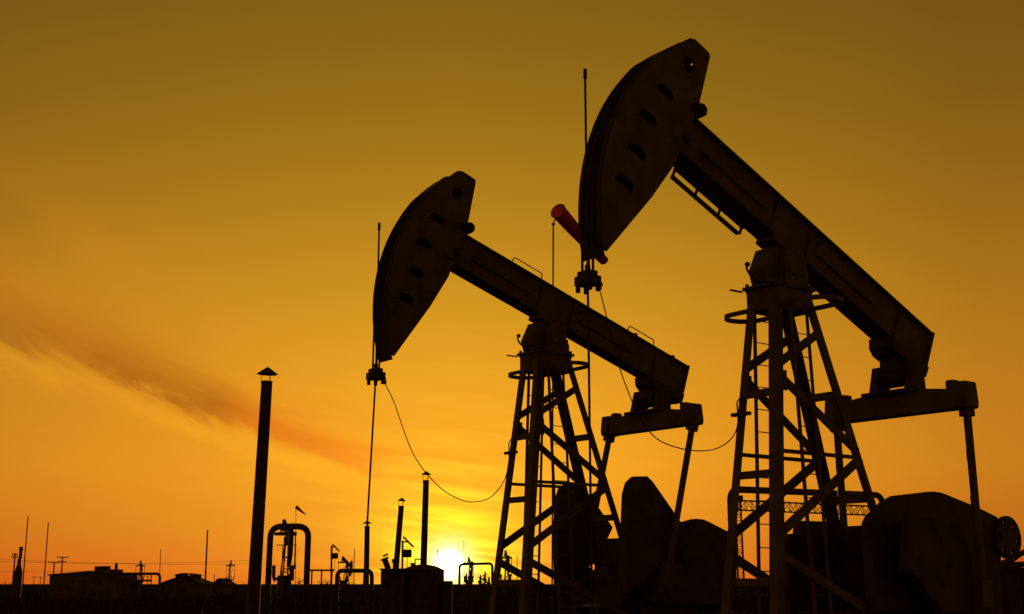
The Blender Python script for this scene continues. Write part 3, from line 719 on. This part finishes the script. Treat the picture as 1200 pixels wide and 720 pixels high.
sc_ = MB()
for i in range(230):
    y = random.uniform(85, 230); x = random.uniform(-.5,.5)*y; h = random.uniform(.8,1.75) + (.35 if random.random() < .12 else 0); w = random.uniform(.8,2.6)
    for k in range(130):
        a = random.uniform(0,6.28); r = random.random()**.6*w/2
        c = Vector((x+math.cos(a)*r, y+math.sin(a)*r, h*random.random()**.7*(1-.5*(2*r/w)**2)))
        sz = random.uniform(.04,.11); d1 = Vector((random.gauss(0,1),random.gauss(0,1),random.gauss(0,1)+.6)).normalized(); d2 = d1.orthogonal().normalized()
        sc_.add([c-d1*sz, c+d2*sz*.45, c+d1*sz, c-d2*sz*.45], [(0,1,2,3)])
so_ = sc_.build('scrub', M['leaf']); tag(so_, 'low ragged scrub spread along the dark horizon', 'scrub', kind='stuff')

# ---------------------------------------------------------------- light
SUN_AZ, SUN_EL = R(-2.78), R(.84)
sd = Vector((math.sin(SUN_AZ)*math.cos(SUN_EL), math.cos(SUN_AZ)*math.cos(SUN_EL), math.sin(SUN_EL)))
ld = bpy.data.lights.new('sun', 'SUN'); ld.energy = 2.0; ld.angle = R(.5); ld.color = (1.0,.42,.10)
lo = bpy.data.objects.new('sun', ld); COL.objects.link(lo); lo.rotation_euler = (-sd).to_track_quat('-Z','Y').to_euler(); lo.location = (0,0,30)

W = bpy.data.worlds.new('World'); SC.world = W; W.use_nodes = True
nt = W.node_tree; nt.nodes.clear(); N = nt.nodes.new; LK = nt.links.new
out = N('ShaderNodeOutputWorld'); bg = N('ShaderNodeBackground'); LK(bg.outputs[0], out.inputs['Surface'])
tc = N('ShaderNodeTexCoord')
def math_(op, a, b=None, c=None, clamp=False):
    n = N('ShaderNodeMath'); n.operation = op; n.use_clamp = clamp
    for i, v in enumerate((a, b, c)):
        if v is None: continue
        if isinstance(v, (int, float)): n.inputs[i].default_value = v
        else: LK(v, n.inputs[i])
    return n.outputs[0]
nrm = N('ShaderNodeVectorMath'); nrm.operation = 'NORMALIZE'; LK(tc.outputs['Generated'], nrm.inputs[0])
sep = N('ShaderNodeSeparateXYZ'); LK(nrm.outputs[0], sep.inputs[0])
X, Y, Z = sep.outputs
DEG = 180/math.pi
el = math_('MULTIPLY', math_('ARCSINE', Z), DEG)
az = math_('MULTIPLY', math_('ARCTAN2', X, Y), DEG)
dt = N('ShaderNodeVectorMath'); dt.operation = 'DOT_PRODUCT'; LK(nrm.outputs[0], dt.inputs[0]); dt.inputs[1].default_value = sd
ang = math_('MULTIPLY', math_('ARCCOSINE', math_('MINIMUM', dt.outputs['Value'], 1.0)), DEG)
def lin(r, g, b):
    f = lambda c: (c/255/12.92 if c/255 <= .04045 else ((c/255+.055)/1.055)**2.4)
    return (f(r), f(g), f(b), 1)
def ramp(fac, stops):
    n = N('ShaderNodeValToRGB'); e = n.color_ramp.elements
    while len(e) < len(stops): e.new(.5)
    for i, (p, c) in enumerate(stops): e[i].position = p; e[i].color = c
    LK(fac, n.inputs['Fac']); return n.outputs['Color']
def mix(kind, fac, a, b):
    n = N('ShaderNodeMix'); n.data_type = 'RGBA'; n.blend_type = kind; n.clamp_result = False
    if isinstance(fac, (int, float)): n.inputs[0].default_value = fac
    else: LK(fac, n.inputs[0])
    for i, v in ((6, a), (7, b)):
        if isinstance(v, tuple): n.inputs[i].default_value = v
        else: LK(v, n.inputs[i])
    return n.outputs[2]
EL1 = 90.0
elf = math_('DIVIDE', el, EL1, clamp=True)
E_ = lambda d: d/EL1
base = ramp(elf, [(0.0, lin(222,92,22)), (E_(.8), lin(226,108,26)), (E_(2.2), lin(220,124,27)), (E_(5), lin(223,140,28)), (E_(8.5), lin(212,136,28)),
                  (E_(12), lin(192,130,26)), (E_(16), lin(169,116,24)), (E_(20.5), lin(144,103,21)), (E_(26), lin(122,88,20)), (E_(40), lin(80,64,24)), (1.0, lin(56,48,26))])
# darker away from the sun's azimuth
azd = math_('ABSOLUTE', math_('ADD', az, 2.8))
dim = ramp(math_('DIVIDE', azd, 180.0, clamp=True), [(0.0,(1.04,1.04,1.0,1)),(.05,(.98,.99,1.0,1)),(.10,(.86,.86,.95,1)),(.13,(.74,.72,.9,1)),(.35,(.50,.50,.70,1)),(1.0,(.46,.50,.70,1))])
base = mix('MULTIPLY', 1.0, base, dim)
# clouds: thin veils drawn out by the wind
cmb = N('ShaderNodeCombineXYZ')
u_ = math_('ADD', math_('MULTIPLY', az, .911), math_('MULTIPLY', el, -.412))
v_ = math_('ADD', math_('MULTIPLY', az, .412), math_('MULTIPLY', el, .911))
LK(math_('MULTIPLY', u_, .16), cmb.inputs[0]); LK(math_('MULTIPLY', v_, .55), cmb.inputs[1])
no = N('ShaderNodeTexNoise'); no.inputs['Scale'].default_value = 1.0; no.inputs['Detail'].default_value = 8; no.inputs['Roughness'].default_value = .62; no.inputs['Distortion'].default_value = .6
LK(cmb.outputs[0], no.inputs['Vector'])
nz = no.outputs['Fac']
# main streak: axis through (az -12, el 7.55) sloping down to the right
u0c = -12.0*.911 - 7.55*.412
du = math_('SUBTRACT', u_, u0c)
dv = math_('SUBTRACT', v_, math_('MULTIPLY_ADD', du, .125, -12.0*.412 + 7.55*.911 - .35))
dv = math_('ADD', dv, math_('MULTIPLY', math_('SUBTRACT', nz, .5), 2.5))
wup = math_('MAXIMUM', math_('ADD', .95, math_('MULTIPLY', du, -.10)), .5)
above = math_('MULTIPLY_ADD', dv, 4.0, .5, clamp=True)
wid = math_('ADD', math_('MULTIPLY', above, wup), math_('MULTIPLY', math_('SUBTRACT', 1.0, above), .38))
gq = math_('DIVIDE', dv, wid)
band = math_('EXPONENT', math_('MULTIPLY', math_('MULTIPLY', gq, gq), -1.0))
fade_r = math_('SUBTRACT', 1.0, math_('DIVIDE', math_('SUBTRACT', du, 5.0), 5.5), clamp=True)
band = math_('MULTIPLY', band, fade_r)
band = math_('MULTIPLY', band, math_('MULTIPLY_ADD', nz, 2.6, -.28), clamp=True)
cloudc = ramp(math_('MULTIPLY_ADD', du, 1/16.0, .65, clamp=True), [(0.0, lin(170,102,24)), (.35, lin(164,86,18)), (.58, lin(160,74,14)), (.70, lin(202,86,16)), (1.0, lin(222,100,20))])
fr = math_('DIVIDE', math_('ADD', dv, .95), .55)
fringe = math_('MULTIPLY', math_('MULTIPLY', math_('EXPONENT', math_('MULTIPLY', math_('MULTIPLY', fr, fr), -1.0)), fade_r), math_('MULTIPLY_ADD', nz, 2.2, -.6, clamp=True))
base = mix('MIX', math_('MULTIPLY', fringe, .55, clamp=True), base, lin(244,168,32))
wash = math_('MULTIPLY', math_('EXPONENT', math_('MULTIPLY', math_('ABSOLUTE', math_('SUBTRACT', dv, .9)), -.75)), fade_r)
base = mix('MIX', math_('MULTIPLY', wash, .35, clamp=True), base, lin(212,120,24))
base = mix('MIX', math_('MULTIPLY', band, .92, clamp=True), base, cloudc)
# soft warm patches upper left of the streak
cmb2 = N('ShaderNodeCombineXYZ'); LK(math_('MULTIPLY', u_, .10), cmb2.inputs[0]); LK(math_('MULTIPLY', v_, .30), cmb2.inputs[1]); cmb2.inputs[2].default_value = 4.3
no2 = N('ShaderNodeTexNoise'); no2.inputs['Scale'].default_value = 1.0; no2.inputs['Detail'].default_value = 5; LK(cmb2.outputs[0], no2.inputs['Vector'])
pm = math_('MULTIPLY', math_('MULTIPLY_ADD', no2.outputs['Fac'], 3.0, -1.3, clamp=True), math_('MULTIPLY_ADD', az, -1/16.0, -.35, clamp=True))
pm = math_('MULTIPLY', pm, math_('MULTIPLY_ADD', el, -1/9.0, 2.1, clamp=True))
base = mix('MIX', math_('MULTIPLY', pm, .75), base, lin(212,128,28))
# sun glow
def gauss(s): 
    q = math_('DIVIDE', ang, s); return math_('EXPONENT', math_('MULTIPLY', math_('MULTIPLY', q, q), -1.0))
def expo(s): return math_('EXPONENT', math_('DIVIDE', ang, -s))
def addc(a, fac, col):
    s = N('ShaderNodeVectorMath'); s.operation = 'SCALE'; s.inputs[0].default_value = col[:3]; LK(fac, s.inputs['Scale'])
    return mix('ADD', 1.0, a, s.outputs[0])
# thin bright streaks around the sun
cmb3 = N('ShaderNodeCombineXYZ'); LK(math_('MULTIPLY', az, .12), cmb3.inputs[0]); LK(math_('MULTIPLY', math_('ADD', el, math_('MULTIPLY', az, .12)), 1.5), cmb3.inputs[1]); cmb3.inputs[2].default_value = 9.1
no3 = N('ShaderNodeTexNoise'); no3.inputs['Scale'].default_value = 1.0; no3.inputs['Detail'].default_value = 4; no3.inputs['Distortion'].default_value = .3; LK(cmb3.outputs[0], no3.inputs['Vector'])
st_ = math_('MULTIPLY_ADD', no3.outputs['Fac'], 3.4, -1.1, clamp=True)
base = addc(base, gauss(15.0), (.09,.085,.004))
base = addc(base, math_('MULTIPLY', gauss(7.5), math_('MULTIPLY_ADD', st_, .8, .25)), (.11,.12,.008))
base = addc(base, math_('MULTIPLY', gauss(2.7), math_('MULTIPLY_ADD', st_, 1.3, .2)), (.34,.74,.014))
base = addc(base, gauss(.85), (1.2,1.3,1.0))
disc = math_('SUBTRACT', 1.0, math_('DIVIDE', math_('SUBTRACT', ang, .20), .55), clamp=True)
base = addc(base, disc, (3.0,2.6,1.8))
# physically based sky underneath, warmed by the dust in the air
sky = N('ShaderNodeTexSky'); sky.sky_type = 'NISHITA'; sky.sun_disc = False; sky.sun_elevation = SUN_EL; sky.sun_rotation = SUN_AZ; sky.dust_density = 4.0
skyw = mix('MULTIPLY', 1.0, sky.outputs[0], (.014,.009,.0012,1))
base = mix('ADD', 1.0, base, skyw)
LK(base, bg.inputs['Color']); bg.inputs['Strength'].default_value = 1.0

# ---------------------------------------------------------------- render settings
SC.view_settings.view_transform = 'Standard'; SC.view_settings.look = 'None'; SC.view_settings.exposure = 0; SC.view_settings.gamma = 1
SC.view_settings.use_curve_mapping = False
SC.render.engine = 'CYCLES'
SC.cycles.use_denoising = True
SC.render.resolution_x = 1024; SC.render.resolution_y = 614
